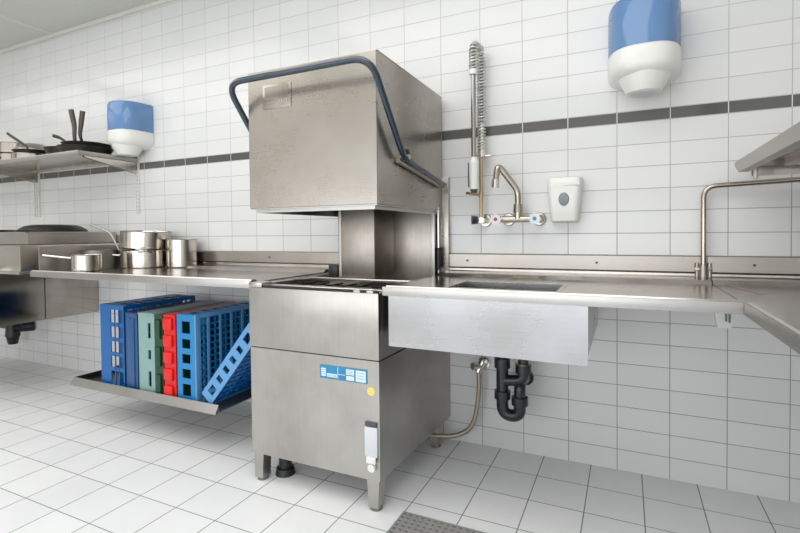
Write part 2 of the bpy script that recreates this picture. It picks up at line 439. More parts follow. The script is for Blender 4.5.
# lift bar
xr_, xl_ = HX1+.033, HX0-.026
pts = [(xr_, -.085, 1.352), (xr_, -.585, 1.425), (xr_, -.868, 1.755), (xl_, -.868, 1.755), (xl_, -.585, 1.425), (xl_, -.085, 1.352)]
bm = tube(B(), fillet(pts, [0, .05, .085, .085, .05, 0], 8), .0135, 16)
hb = obj('lift_bar', bm, 'bluebar', t)
for s, x in ((1, HX1), (-1, HX0)):
    bm = B(); xx = x+s*.012
    tube(bm, [(xx, -.10, 1.348), (xx, -.60, 1.412)], .011, 8)
    cyl(bm, (x-s*.001, -.56, 1.43), (x+s*.05, -.56, 1.43), .011)
    cyl(bm, (x-s*.03, -.10, 1.35), (x+s*.045, -.10, 1.35), .013)
    obj('bar_bracket', bm, 'splash', t)
    bm = B(); cyl(bm, (x-s*.001, -.50, 1.462), (x+s*.018, -.50, 1.462), .013)
    obj('stop_knob', bm, 'black', t)
# control label
yl = MY0-.0005
bm = box(B(), -1.155, -.931, yl-.0015, yl, .509, .565, .002); lab = obj('control_label', bm, 'lblue', t)
def lp(u0, v0, u1, v1):   # fractions of the label
    return -1.155+u0*.224, -1.155+u1*.224, .565-v1*.056, .565-v0*.056
bm = B()
for q in ((.03, .24, .13, .84), (.155, .60, .37, .86), (.57, .12, .735, .52), (.57, .60, .735, .92), (.77, .12, .975, .93), (.385, .08, .395, .92), (.40, .56, .55, .60)):
    a, b_, c, d = lp(*q); box(bm, a, b_, yl-.0022, yl-.0014, c, d)
obj('label_fields', bm, 'lwhite', lab, False)
bm = B()
for k in range(3):
    for q in ((.60, .2+k*.1, .70, .24+k*.1), (.80, .26+k*.2, .94, .31+k*.2), (.04, .34+k*.16, .12, .40+k*.16)):
        a, b_, c, d = lp(*q); box(bm, a, b_, yl-.0028, yl-.002, c, d)
for q in ((.17, .70, .19, .80), (.20, .68, .22, .80), (.23, .70, .26, .80), (.275, .66, .285, .80), (.295, .70, .32, .80), (.33, .68, .355, .80)):
    a, b_, c, d = lp(*q); box(bm, a, b_, yl-.0028, yl-.002, c, d)
obj('label_print', bm, 'lgrey', lab, False)
bm = B(); cyl(bm, (-.914, yl, .482), (-.914, yl-.0015, .482), .017, n=28)
ys = obj('round_sticker', bm, 'yellow', t)
bm = B(); box(bm, -.943, -.886, yl-.006, yl, .222, .340, .002)
cp = obj('switch_plate', bm, 'tagpaper', t)
obj('display_strip', box(B(), -.941, -.888, yl-.006, yl, .343, .360, .002), 'darkgrey', t)
bm = B(); box(bm, -.932, -.890, yl-.016, yl-.005, .198, .224, .004); obj('rocker_switch', bm, 'white', cp)
bm = B(); cyl(bm, (-.910, yl-.014, .180), (-.910, yl, .180), .016, n=24); obj('start_button', bm, 'white', t)
obj('lock_screw', cyl(B(), (MX1+.0, -.50, .165), (MX1+.006, -.50, .165), .008), 'darkgrey', t)

# ------------------------------------------------------------------ tables
def top_profile(yb=-.0):
    return [(-.752, .866), (-.752, .896), (-.746, .903), (-.725, .903), (-.705, .892), (-.175, .892), (-.155, .906), (-.045, .909),
            (-.028, .913), (-.028, .922), (-.012, .922), (-.012, .885), (-.738, .885), (-.738, .866)]
def splash(parent, x0, x1, z1=.998):
    bm = B(); prism(bm, [(0-.001, .86), (-.012, .86), (-.012, .920), (-.024, .930), (-.024, z1-.004), (-.018, z1), (-.001, z1)], 'X', x0, x1)
    return obj('backsplash', bm, 'splash', parent, False)
def screws(parent, xs):
    for x in xs:
        obj('screw', cyl(B(), (x, -.0285, .962), (x, -.022, .962), .0055, n=12), 'darkgrey', parent)

t = thing('drain_table', 'long wall-fixed steel draining table with pots on its left end, left of the dishwasher', 'table', (-2.4, -.37, .866))
LT = t
bm = B(); prism(bm, top_profile(), 'X', -3.262, MX0-.006)
obj('tabletop', bm, 'table', t, False)
obj('front_flange', box(B(), -3.264, MX0-.005, -.757, -.7525, .864, .899, .001), 'flange', t)
splash(t, -3.262, MX0+.0); screws(t, (-2.05,))
bm = B(); box(bm, -3.274, -3.263, -.705, -.002, .866, 1.045, .003)
obj('end_splash', bm, 'splash', t)
bm = B(); cyl(bm, (-2.20, -.28, .885), (-2.20, -.28, .84), .035, .03); cyl(bm, (-2.20, -.28, .84), (-2.20, -.28, .80), .018)
obj('drain_outlet', bm, 'olive', t)

t = thing('sink_table', 'steel sink table with deep front apron, fixed to the wall right of the dishwasher', 'sink', (-.27, -.37, .66))
X_0, X_1 = MX1+.026, .308
pf = top_profile()
SX0, SX1, SY0, SY1 = -.64, -.225, -.63, -.385
bm = B(); prism(bm, pf, 'X', X_0, SX0); prism(bm, pf, 'X', SX1, X_1)
prism(bm, [(-.752, .866), (-.752, .896), (-.746, .903), (-.725, .903), (-.705, .892), (SY0, .892), (SY0, .885), (-.738, .885), (-.738, .866)], 'X', SX0, SX1)
prism(bm, [(SY1, .892), (-.175, .892), (-.155, .906), (-.045, .909), (-.028, .913), (-.028, .922), (-.012, .922), (-.012, .885), (SY1, .885)], 'X', SX0, SX1)
obj('tabletop', bm, 'table', t, False)
obj('front_flange', box(B(), X_0-.012, X_1, -.758, -.7525, .864, .899, .001), 'flange', t)
splash(t, MX1+.034, X_1); screws(t, (-.745, -.125))
bm = B()
box(bm, X_0+.01, -.113, -.748, -.743, .666, .868); box(bm, -.118, -.113, -.743, -.14, .70, .885)
box(bm, X_0+.01, X_0+.015, -.743, -.14, .70, .885); box(bm, X_0+.015, -.118, -.145, -.14, .70, .885)
obj('apron', bm, 'apron', t, False)
bm = B(); w = .004
box(bm, SX0, SX0+w, SY0, SY1, .69, .893); box(bm, SX1-w, SX1, SY0, SY1, .69, .893)
box(bm, SX0+w, SX1-w, SY0, SY0+w, .69, .893); box(bm, SX0+w, SX1-w, SY1-w, SY1, .69, .893)
box(bm, SX0, SX1, SY0, SY1, .682, .690)
bowl = obj('sink_bowl', bm, 'apron', t, False)
obj('drain_strainer', cyl(B(), (-.44, -.48, .690), (-.44, -.48, .694), .04), 'chrome', bowl)
bm = B()
for a in ((SX0-.012, SX1+.012, SY0-.012, SY0), (SX0-.012, SX1+.012, SY1, SY1+.012), (SX0-.012, SX0, SY0, SY1), (SX1, SX1+.012, SY0, SY1)):
    box(bm, a[0], a[1], a[2], a[3], .8922, .8930, 0)
obj('bowl_rim', bm, 'table', t)
bm = B(); prism(bm, [(-.70, .672), (-.59, .672), (-.62, .650), (-.66, .650)], 'Y', -.60, -.56)
obj('overflow_fitting', bm, 'black', t, False)

t = thing('side_counter', 'steel counter running toward the viewer along the right wall', 'counter', (.64, -1.2, .866))
bm = B()
prism(bm, [(.312, .866), (.312, .897), (.318, .903), (.34, .903), (.352, .892), (.94, .892), (.94, .88), (.326, .88), (.326, .866)], 'Y', -2.3, -.765)
prism(bm, [(-.765, .880), (-.765, .892), (-.175, .892), (-.155, .906), (-.045, .909), (-.028, .913), (-.028, .922), (-.012, .922), (-.012, .88)], 'X', .312, .94)
obj('countertop', bm, 'table', t, False)
bm = B(); prism(bm, [(.350, -.165), (.372, -.165), (.435, -.50), (.405, -.50)], 'Z', .8921, .8935)
obj('seam_strip', bm, 'dull', t, False)
obj('edge_flange', box(B(), .305, .3115, -2.3, -.760, .864, .899, .001), 'splash', t)
splash(t, .312, XR-.004); screws(t, (.475,))
bm = B(); box(bm, .94, XR-.002, -2.3, -.026, .87, .998, .003)
obj('side_splash', bm, 'splash', t)
for y_ in (-2.2, -1.0):
    lg = obj('leg', box(B(), .86, .90, y_-.02, y_+.02, .03, .88, .003), 'body', t)
    obj('foot', cyl(B(), (.88, y_, 0), (.88, y_, .032), .02), 'rubber', lg)

# clear plastic holder hanging below the sink table
t = thing('plastic_holder', 'small milky plastic holder hanging under the right end of the sink table', 'holder', (.27, -.5, .80))
bm = B(); prism(bm, [(.246, .884), (.312, .884), (.298, .798), (.262, .798)], 'Y', -.62, -.59); obj('cup', bm, 'clear', t)
bm = B(); tube(bm, fillet([(.284, -.6215, .82), (.284, -.6215, .85), (.293, -.6215, .852), (.293, -.6215, .816)], .006, 4), .0028, 8); obj('clip', bm, 'olive', t)

# ------------------------------------------------------------------ crate shelf
t = thing('rack_shelf', 'low steel tray shelf under the draining table holding dishwasher racks', 'shelf', (-2.4, -.34, .2))
bm = B(); box(bm, -2.995, -1.832, -.668, -.002, .224, .230)
box(bm, -2.998, -2.992, -.668, -.002, .224, .262); box(bm, -2.992, -1.835, -.008, -.002, .230, .262)
obj('tray', bm, 'traydark', t, False)
bm = B(); prism(bm, [(-.668, .262), (-.673, .262), (-.694, .222), (-.688, .216), (-.668, .224)], 'X', -2.999, -1.830)
obj('front_lip', bm, 'flange', t, False)
for x in (-2.8, -2.0):
    bm = B(); prism(bm, [(-.002, .224), (-.50, .224), (-.48, .21), (-.02, .10), (-.002, .10)], 'X', x, x+.02)
    obj('bracket', bm, 'dull', t, False)

# racks standing on edge: x = thickness, y = depth, z = height
def wall_holes(bm, u0, u1, v0, v1, w0, w1, nu, nv, mu, mv, bu, bv, plane):
    """plate with nu x nv rectangular windows; plane 'XZ' (u=x,v=z,w=y), 'XY' (u=x,v=y,w=z), 'YZ' (u=y,v=z,w=x)"""
    def bx(a, b, c, d):
        if plane == 'XZ': box(bm, a, b, w0, w1, c, d)
        elif plane == 'XY': box(bm, a, b, c, d, w0, w1)
        else: box(bm, w0, w1, a, b, c, d)
    bx(u0, u0+mu[0], v0, v1); bx(u1-mu[1], u1, v0, v1)
    bx(u0+mu[0], u1-mu[1], v0, v0+mv); bx(u0+mu[0], u1-mu[1], v1-mv, v1)
    a, b = u0+mu[0], u1-mu[1]; c, d = v0+mv, v1-mv
    for i in range(1, nu): x = a+(b-a)*i/nu; bx(x-bu/2, x+bu/2, c, d)
    for i in range(1, nv): z = c+(d-c)*i/nv; bx(a, b, z-bv/2, z+bv/2)

def rack(label, T, L, H, edge, face, front, base, sidemat=None, base_n=10, extra=None, face_side=1):
    t = thing('dishwasher_rack', label, 'rack', (0, 0, 0), 'dishwasher racks standing on the low shelf')
    th = .006
    bm = B()
    nu, nv, mu, mv, bu, bv = front
    wall_holes(bm, 0, T, 0, H, 0, th, nu, nv, mu, mv, bu, bv, 'XZ')
    wall_holes(bm, 0, T, 0, H, L-th, L, nu, nv, mu, mv, bu, bv, 'XZ')
    wall_holes(bm, 0, T, th, L-th, H-th, H, nu, 6 if nv > 1 else nv, mu, .03, bu, bv, 'XY')
    wall_holes(bm, 0, T, th, L-th, 0, th, nu, 6 if nv > 1 else nv, mu, .03, bu, bv, 'XY')
    obj('side_walls', bm, edge, t, False)
    bm = B()
    fx0, fx1 = (T-.012, T-.004) if face_side > 0 else (.004, .012)
    wall_holes(bm, th, L-th, th, H-th, fx0, fx1, base_n, base_n, (.018, .018), .018, .008, .008, 'YZ')
    # grid of inner dividers showing as depth behind the base
    for i in range(1, 5):
        y = L*i/5; box(bm, .02, fx0, y-.002, y+.002, th, H-th)
    obj('base_grid', bm, face, t, False)
    if extra: extra(t, T, L, H)
    return t

def ex_posts(mat, w=.03):
    def f(t, T, L, H):
        for y in (0, L-w):
            for z in (0, H-w):
                pass
        bm = B(); box(bm, T-.004, T+.006, -.004, w, -.0, H+.004, .003); box(bm, T-.004, T+.006, w, L, H-w*.6, H+.004, .003)
        box(bm, T-.004, T+.006, L-w, L+.002, 0, H-w*.6, .003); box(bm, T-.004, T+.006, w, L-w, 0, w*.7, .003)
        obj('corner_rim', bm, mat, t)
        bm = B()
        for k in range(1, 6):
            y = L*k/6
            box(bm, T-.004, T+.004, y-.006, y+.006, w*.7, H-w*.6)
        obj('rib', bm, mat, t)
    return f
def ex_panel(mat):
    def f(t, T, L, H):
        obj('recessed_panel', box(B(), T*.25, T*.78, -.006, .003, .03, H-.03, .004), mat, t)
        bm = B(); box(bm, -.0, T, -.004, L, H-.004, H+.004, .003); obj('top_cap', bm, 'c_deepnavy', t)
    return f
def ex_slots(t, T, L, H):
    bm = B(); box(bm, -.001, T+.001, -.005, L, H-.006, H+.004, .004); obj('top_cap', bm, 'c_sage', t)
def ex_bulge(mat, n=4, r=.016):
    def f(t, T, L, H):
        bm = B()
        for k in range(n):
            z = H*(k+.5)/n
            box(bm, T*.06, T*.80, -.014, .004, z-H/n*.36, z+H/n*.36, .010)
        obj('edge_bulge', bm, mat, t)
        bm = B(); box(bm, -.001, T+.001, -.004, L, H-.006, H+.004, .004); obj('top_cap', bm, mat, t)
    return f
ZS, YF = .2305, -.648
def put(t, x, z=ZS, y=YF): t.location = (x, y, z)
r = rack('tall bright blue dishwasher rack with open grid windows, leftmost on the low shelf', .205, .5, .480, 'c_blue', 'c_blue', (3, 5, (.090, .010), .026, .005, .022), None); put(r, -2.775)
r = rack('slim navy blue dishwasher rack between the bright blue and the sage green one', .095, .5, .445, 'c_navy', 'c_navy', (1, 1, (.045, .045), .22, .0, .0), None, extra=ex_panel('c_navy')); put(r, -2.552)
r = rack('pale sage green dishwasher rack with three narrow vertical slots in its edge', .128, .5, .448, 'c_sage', 'c_sage', (1, 3, (.075, .030), .05, .0, .065), None, extra=ex_slots); put(r, -2.445)
r = rack('thin dark green dishwasher rack between the sage green and the red one', .058, .5, .445, 'c_green', 'c_green', (1, 1, (.028, .028), .22, .0, .0), None, extra=ex_bulge('c_green', 3)); put(r, -2.308)
r = rack('bright red dishwasher rack with bulging edge', .088, .5, .450, 'c_red', 'c_red', (1, 1, (.042, .042), .22, .0, .0), None, extra=ex_bulge('c_red', 5)); put(r, -2.242)
r = rack('sky blue dishwasher rack with open grid face, standing right of the red one', .135, .5, .462, 'c_sky', 'c_sky', (1, 5, (.035, .040), .035, .0, .030), None, base_n=12, extra=ex_posts('c_pale', .03)); put(r, -2.142)
bm = B()   # green insert seen through the sky blue rack's grid
wall_holes(bm, .06, .34, .06, .40, .085, .100, 8, 8, (.01, .01), .01, .02, .02, 'YZ'); box(bm, .008, .014, .02, .48, .02, .44); obj('green_insert', bm, 'c_green', r, False)
# leaning rack
r = rack('pale blue dishwasher rack leaning at an angle against the dishwasher side', .082, .5, .50, 'c_pale', 'c_blue', (1, 6, (.022, .022), .04, .0, .038), None, base_n=12)
ang = math.radians(40)
r.location = (-1.963, -.655, .30); r.rotation_euler = (0, ang, 0)

# ------------------------------------------------------------------ sink unit at far left
t = thing('deep_sink_unit', 'steel deep-basin sink unit at the far left, edge cut by the picture', 'sink', (-4.3, -.4, .5))
obj('basin', box(B(), -5.2, -3.80, -.90, -.002, .505, .872, .004), 'basin', t)
obj('rim_block', box(B(), -5.3, -3.452, -.715, -.002, .884, 1.052, .004), 'shelf', t)
obj('front_flange', box(B(), -5.3, -3.45, -.725, -.01, .868, .886, .002), 'flange', t)
obj('vertical_seam', box(B(), -3.80, -3.798, -.395, -.390, .51, .868), 'dark', t)
obj('backsplash', box(B(), -5.3, -3.45, -.02, -.001, 1.052, 1.06, .002), 'splash', t)
t = thing('sink_trap', 'black plastic drain fitting below the far left sink', 'pipe', (-4.8, -.1, .2))
bm = B(); cyl(bm, (-4.80, -.12, .37), (-4.80, -.12, .50), .04); cyl(bm, (-4.80, -.12, .25), (-4.80, -.12, .38), .055, .045); cyl(bm, (-4.80, -.12, .18), (-4.80, -.12, .25), .035, .05)
obj('bottle_trap', bm, 'black', t)
bm = B(); cyl(bm, (-4.80, -.10, .325), (-4.71, -.10, .325), .032); cyl(bm, (-4.76, -.10, .325), (-4.71, -.001, .325), .045); cyl(bm, (-5.1, -.12, .33), (-4.80, -.12, .33), .026)
obj('outlet_pipe', bm, 'black', t)

# steel containers on the sink unit
t = thing('steel_container', 'long rectangular steel container on top of the far left sink unit', 'container', (-3.9, -.35, 1.052))
bm = B(); zc0, zc1 = 1.0525, 1.135
box(bm, -4.35, -3.52, -.635, -.04, zc0, zc0+.004); box(bm, -3.524, -3.52, -.635, -.04, zc0, zc1); box(bm, -4.35, -4.346, -.655, -.04, zc0, zc1)
box(bm, -4.346, -3.524, -.635, -.631, zc0, zc1); box(bm, -4.346, -3.524, -.044, -.04, zc0, zc1)
obj('container_body', bm, 'splash', t, False)
bm = B(); box(bm, -4.36, -3.51, -.645, -.635, zc1-.004, zc1+.003, .001); box(bm, -3.52, -3.51, -.655, -.03, zc1-.004, zc1+.003, .001); box(bm, -4.36, -4.35, -.655, -.03, zc1-.004, zc1+.003, .001); box(bm, -4.35, -3.52, -.04, -.03, zc1-.004, zc1+.003, .001)
obj('container_rim', bm, 'flange', t)
zl = zc1+.0035
t = thing('pan_lid', 'dark-rimmed round steel lid lying on the long steel container', 'lid', (-3.74, -.36, zl))
bm = lathe(B(), [(.205, .0), (.212, .004), (.212, .012), (.195, .026), (.16, .044), (.13, .050)], (-3.74, -.36, zl), 40); obj('lid_rim', bm, 'iron', t)
bm = lathe(B(), [(.15, .034), (.125, .051), (.08, .054), (0, .055)], (-3.74, -.36, zl), 40); obj('lid_dome', bm, 'pot', t)
t = thing('steel_tray', 'shallow pale steel dish on the left corner of the long steel container', 'dish', (-4.2, -.55, zl))
bm = lathe(B(), [(.11, 0), (.14, .018), (.143, .020), (.138, .020), (.108, .004)], (-4.20, -.50, zl), 30); obj('dish', bm, 'shelf', t)

# ------------------------------------------------------------------ pots on the draining table
def pot_mesh(c, r, h, wall=.003, n=40):
    return lathe(B(), [(r-.006, 0), (r, .006), (r, h-.004), (r+.004, h), (r, h+.001), (r-wall, h-.003), (r-wall, .008), (r-.01, .005), (0, .004)], c, n)
def strap(pts, w, th, mat, parent, name='handle'):
    bm = B(); tube(bm, fillet(pts, .02, 5), w, 10, flat=th/w); return obj(name, bm, mat, parent)
ZT = .8925
t = thing('saucepan', 'small saucepan at the left end of the draining table, thin handle pointing left', 'saucepan', (-2.99, -.575, ZT))
obj('pan_body', pot_mesh((-3.005, -.575, ZT), .084, .100), 'pot', t)
bm = tube(B(), [(-3.07, -.61, ZT+.078), (-3.14, -.645, ZT+.086), (-3.235, -.70, ZT+.100)], .0065, 10); obj('handle', bm, 'chrome', t)

t = thing('saucepan', 'wide low cooking pot under a stacked pan on the draining table', 'saucepan', (-2.95, -.20, ZT))
obj('pan_body', pot_mesh((-2.97, -.20, ZT), .160, .118), 'pot', t)
bm = tube(B(), fillet([(-2.84, -.34, ZT+.105), (-2.77, -.40, ZT+.118), (-2.745, -.37, ZT+.118), (-2.81, -.28, ZT+.105)], .02, 4), .006, 10); obj('side_handle', bm, 'chrome', t)
bm = tube(B(), fillet([(-3.06, -.33, ZT+.085), (-3.10, -.38, ZT+.09), (-3.13, -.35, ZT+.09), (-3.10, -.26, ZT+.085)], .02, 4), .006, 10); obj('side_handle', bm, 'chrome', t)

t = thing('saucepan', 'steel saucepan stacked on the wide pot, handle pointing up left', 'saucepan', (-2.95, -.20, ZT+.118))
cz = ZT+.118
bm = pot_mesh((0, 0, 0), .158, .115)
bmesh.ops.transform(bm, matrix=Matrix.Translation((-2.965, -.20, cz+.011)) @ Matrix.Rotation(math.radians(3), 4, 'Y'), verts=bm.verts); obj('pan_body', bm, 'pot', t)
bm = tube(B(), fillet([(-3.06, -.32, cz-.02), (-3.10, -.36, cz+.115), (-3.25, -.40, cz+.175)], .02, 4), .0065, 10); obj('handle', bm, 'dull', t)
bm = tube(B(), fillet([(-2.87, -.33, cz+.008), (-2.82, -.385, cz+.010), (-2.79, -.33, cz+.010), (-2.825, -.27, cz+.008)], .02, 4), .006, 10); obj('side_handle', bm, 'chrome', t)
cc = cz+.045
t = thing('stock_pot', 'tall narrow steel pot at the right end of the row of pots', 'pot', (-2.66, -.13, ZT))
obj('pot_body', pot_mesh((-2.70, -.135, ZT+.002), .096, .185), 'pot', t)
t = thing('baking_tin', 'round dark-toned steel tin between the small saucepan and the stacked pots', 'tin', (-3.16, -.14, ZT))
bm = B()
bm = lathe(B(), [(.10, 0), (.105, .01), (.105, .12), (.108, .123), (.102, .123), (.10, .01), (0, .008)], (-3.185, -.375, ZT), 32)
obj('tin_body', bm, 'traydark', t)

# ------------------------------------------------------------------ upper left wall shelf
t = thing('wall_shelf', 'steel wall shelf full of pans on slotted uprights at upper left', 'shelf', (-4.2, -.22, 1.27))
bm = B(); box(bm, -5.6, -3.292, -.444, -.012, 1.668, 1.676); box(bm, -5.6, -3.292, -.018, -.012, 1.655, 1.70)
obj('shelf_board', bm, 'shelf', t, False)
obj('front_edge', box(B(), -5.6, -3.288, -.449, -.443, 1.650, 1.679, .002), 'flange', t)
obj('side_edge', box(B(), -3.291, -3.286, -.443, -.012, 1.650, 1.679, .001), 'splash', t)
for x in (-3.306, -4.60, -5.5):
    bm = B(); prism(bm, [(-.012, 1.650), (-.40, 1.650), (-.40, 1.640), (-.05, 1.575), (-.012, 1.570)], 'X', x-.014, x-.009)
    prism(bm, [(-.012, 1.650), (-.40, 1.650), (-.40, 1.640), (-.05, 1.575), (-.012, 1.570)], 'X', x+.009, x+.014)
    box(bm, x-.014, x+.014, -.42, -.015, 1.648, 1.668)
    obj('bracket', bm, 'shelf', t, False)
    wd = .017 if x > -4 else .036
    bm = B(); box(bm, x-wd, x+wd, -.004, -.001, 1.275, 1.70); box(bm, x-wd, x-wd+.004, -.014, -.004, 1.275, 1.70); box(bm, x+wd-.004, x+wd, -.014, -.004, 1.275, 1.70)
    if x < -4: box(bm, x-.003, x+.003, -.014, -.004, 1.275, 1.70)
    up = obj('upright', bm, 'white', t, False)
    for xx in ((x,) if x > -4 else (x-.018, x+.018)):
        bm = B()
        for k in range(14):
            z = 1.29+k*.028; box(bm, xx-.004, xx+.004, -.0055, -.0042, z, z+.014)
        obj('slots', bm, 'darkgrey', up, False)

ZH = 1.6795
def fry(label, c, r, h, hpts, mat='iron', hmat='ironh', tilt=None, hw=.011, cat='frying pan', name='frying_pan', lip=.03):
    t = thing(name, label, cat, c, 'pans on the wall shelf')
    bm = lathe(B(), [(r-lip, 0), (r, h), (r+.003, h), (r+.002, h-.004), (r-lip+.006, -.0), ][:3]+[(r-.004, h-.002), (r-lip-.003, .004), (0, .004)], (0, 0, 0), 36)
    if tilt: bmesh.ops.transform(bm, matrix=tilt, verts=bm.verts)
    bmesh.ops.translate(bm, verts=bm.verts, vec=c)
    obj('pan_body', bm, mat, t)
    bm = tube(B(), fillet(hpts, .03, 5), hw, 10, rf=lambda s: hw*(.75+.5*s), flat=.45)
    hd = obj('handle', bm, hmat, t)
    return t, hd
fry('lower nested black frying pan on the shelf, its upright handle leaning left', (-3.490, -.268, ZH), .172, .055,
    [(-3.42, -.38, ZH+.055), (-3.40, -.40, ZH+.10), (-3.412, -.39, 1.86), (-3.448, -.39, 1.975)], tilt=None, hw=.0135)
fry('upper nested black frying pan with the rightmost upright handle on the shelf', (-3.485, -.262, ZH+.018), .156, .062,
    [(-3.385, -.355, ZH+.07), (-3.365, -.385, ZH+.11), (-3.335, -.395, 1.85), (-3.312, -.395, 1.950)], hw=.0135)
fry('dark grey frying pan left of the nested black pans, short handle to the left', (-3.83, -.21, ZH), .135, .085,
    [(-3.705, -.25, ZH+.085), (-3.68, -.28, ZH+.105), (-3.72, -.31, ZH+.145), (-3.77, -.33, ZH+.16)], mat='iron')
t = thing('saucepan', 'steel saucepan with a dark pan resting on top, middle of the wall shelf', 'saucepan', (-4.02, -.30, ZH))
obj('pan_body', pot_mesh((-4.14, -.28, ZH), .125, .055), 'pot', t)
t, hd = fry('lidded pan with long dark handle slanting up left, on the wall shelf', (-4.12, -.27, ZH+.058), .14, .022,
    [(-3.98, -.385, ZH+.07), (-3.95, -.41, ZH+.085), (-4.18, -.42, ZH+.20)], mat='iron', hmat='ironh', hw=.009, lip=.02)
bm = lathe(B(), [(.130, .022), (.125, .035), (.07, .075), (.0, .080)], (-4.12, -.27, ZH+.058), 32); obj('lid', bm, 'splash', t)
t = thing('saucepan', 'stacked steel saucepan with a small side grip, left part of the wall shelf', 'saucepan', (-4.50, -.27, ZH))
obj('pan_body', pot_mesh((-4.47, -.24, ZH), .115, .085), 'pot', t)
bm = tube(B(), [(-4.44, -.36, ZH+.05), (-4.5, -.43, ZH+.075), (-4.72, -.47, ZH+.135)], .009, 8); obj('handle', bm, 'rust', t)
t = thing('saucepan', 'upper steel saucepan of the stack on the left part of the wall shelf', 'saucepan', (-4.47, -.24, ZH+.088))
obj('pan_body', pot_mesh((-4.47, -.24, ZH+.0875), .112, .085), 'pot', t)
t = thing('saucepan', 'steel saucepan with reddish brown handle at the left edge of the picture', 'saucepan', (-4.85, -.25, ZH))
obj('pan_body', pot_mesh((-4.80, -.22, ZH), .12, .075), 'pot', t)
bm = tube(B(), [(-4.73, -.34, ZH+.055), (-4.66, -.40, ZH+.02), (-4.60, -.43, ZH+.015)], .010, 8); obj('handle', bm, 'rust', t)

# ------------------------------------------------------------------ paper roll dispensers
def dispenser(label, cx, z0, w, h, dep):
    """rounded wall dispenser: white lower shell with spout, tinted upper cover"""
    t = thing('paper_dispenser', label, 'dispenser', (cx, -.0, z0))
    dk = dep
    def ring(sx, sy, z, n=36, back=-.004):
        out = []
        for i in range(n+1):
            a = PI*i/n
            c, s = math.cos(a), math.sin(a)
            e = .72
            out.append(Vector((cx+sx*math.copysign(abs(c)**e, c), back-sy*abs(s)**e, z)))
        return out
    def loft(rs, captop=True, capbot=True):
        bm = B(); R_ = [[bm.verts.new(p) for p in r] for r in rs]
        n = len(rs[0])
        for a, b in zip(R_, R_[1:]):
            for i in range(n): bm.faces.new((a[i], a[(i+1) % n], b[(i+1) % n], b[i]))
        if capbot: bm.faces.new(R_[0])
        if captop: bm.faces.new(R_[-1])
        return bm
    hw = w/2
    zs = z0+h*.15; zm = z0+h*.455; zt = z0+h
    # lower shell
    obj('lower_shell', loft([ring(hw*.62, dep*.80, zs-.005), ring(hw*.90, dep*.93, zs+h*.045), ring(hw*.985, dep*.99, zs+h*.09), ring(hw, dep, zs+h*.16), ring(hw, dep, zm-.004), ring(hw*.985, dep*.985, zm)]), 'white', t)
    # spout
    obj('spout', lathe(B(), [(.056, 0), (.070, .004), (.098, h*.15), (.106, h*.22), (.05, h*.23)], (cx, -dep*.5, z0), 32), 'white', t)
    sp = obj('spout_opening', lathe(B(), [(0, -.001), (.052, -.001), (.052, .004), (0, .004)], (cx, -dep*.5, z0), 28), 'tagpaper', t)
    # paper roll within
    obj('paper_roll', cyl(B(), (cx, -dep*.48, zm+.004), (cx, -dep*.48, zt-h*.13), min(hw, dep*.5)*.72, n=36), 'paper', t)
    # tinted cover, thin walled
    bm = loft([ring(hw*.985, dep*.985, zm+.001), ring(hw*.99, dep*.99, zm+h*.25), ring(hw*.985, dep*.98, zt-.018), ring(hw*.95, dep*.95, zt-.004), ring(hw*.9, dep*.9, zt)], True, False)
    obj('blue_cover', bm, 'tint', t)
    obj('back_plate', box(B(), cx-hw*.97, cx+hw*.97, -.006, -.001, zs, zt-.01, .002), 'white', t)
    bm = B(); box(bm, cx-.022, cx+.022, -dep-.003, -dep+.004, zm-.022, zm-.012, .003); obj('lock_tab', bm, 'white', t)
    return t
dispenser('large white wall paper dispenser with translucent blue cover above the sink table', .068, 1.690, .288, .385, .235)
dispenser('white wall paper dispenser with blue cover beside the pan shelf, left of the dishwasher', -3.262, 1.682, .275, .375, .225)

# ------------------------------------------------------------------ soap dispenser
t = thing('soap_dispenser', 'white wall soap dispenser with a grey oval button', 'dispenser', (-.263, 0, 1.15))
bm = B()
secs = [(1.150, .056, .055), (1.158, .062, .072), (1.20, .066, .080), (1.29, .076, .085), (1.335, .079, .085), (1.357, .077, .078), (1.363, .070, .066)]
R_ = []
for z, hw, d in secs:
    rg = []
    for k in range(21):
        a = PI*k/20; c, s = math.cos(a), math.sin(a)
        rg.append(bm.verts.new((-.263+hw*math.copysign(abs(c)**.35, c), -.001-d*abs(s)**.35, z)))
    R_.append(rg)
for a, b in zip(R_, R_[1:]):
    for i in range(21): bm.faces.new((a[i], a[(i+1) % 21], b[(i+1) % 21], b[i]))
bm.faces.new(R_[0]); bm.faces.new(R_[-1])
obj('housing', bm, 'white', t)
obj('top_panel', box(B(), -.263, -.192, -.089, -.07, 1.320, 1.338, .003), 'white', t)
bm = lathe(B(), [(0, .003), (.020, .003), (.0235, 0), (0, 0)], (0, 0, 0), 28)
bmesh.ops.transform(bm, matrix=Matrix.Translation((-.262, -.0865, 1.258)) @ Matrix.Rotation(PI/2, 4, 'X') @ Matrix.Diagonal((1, 1.32, 1, 1)), verts=bm.verts)
obj('push_button', bm, 'greybtn', t)

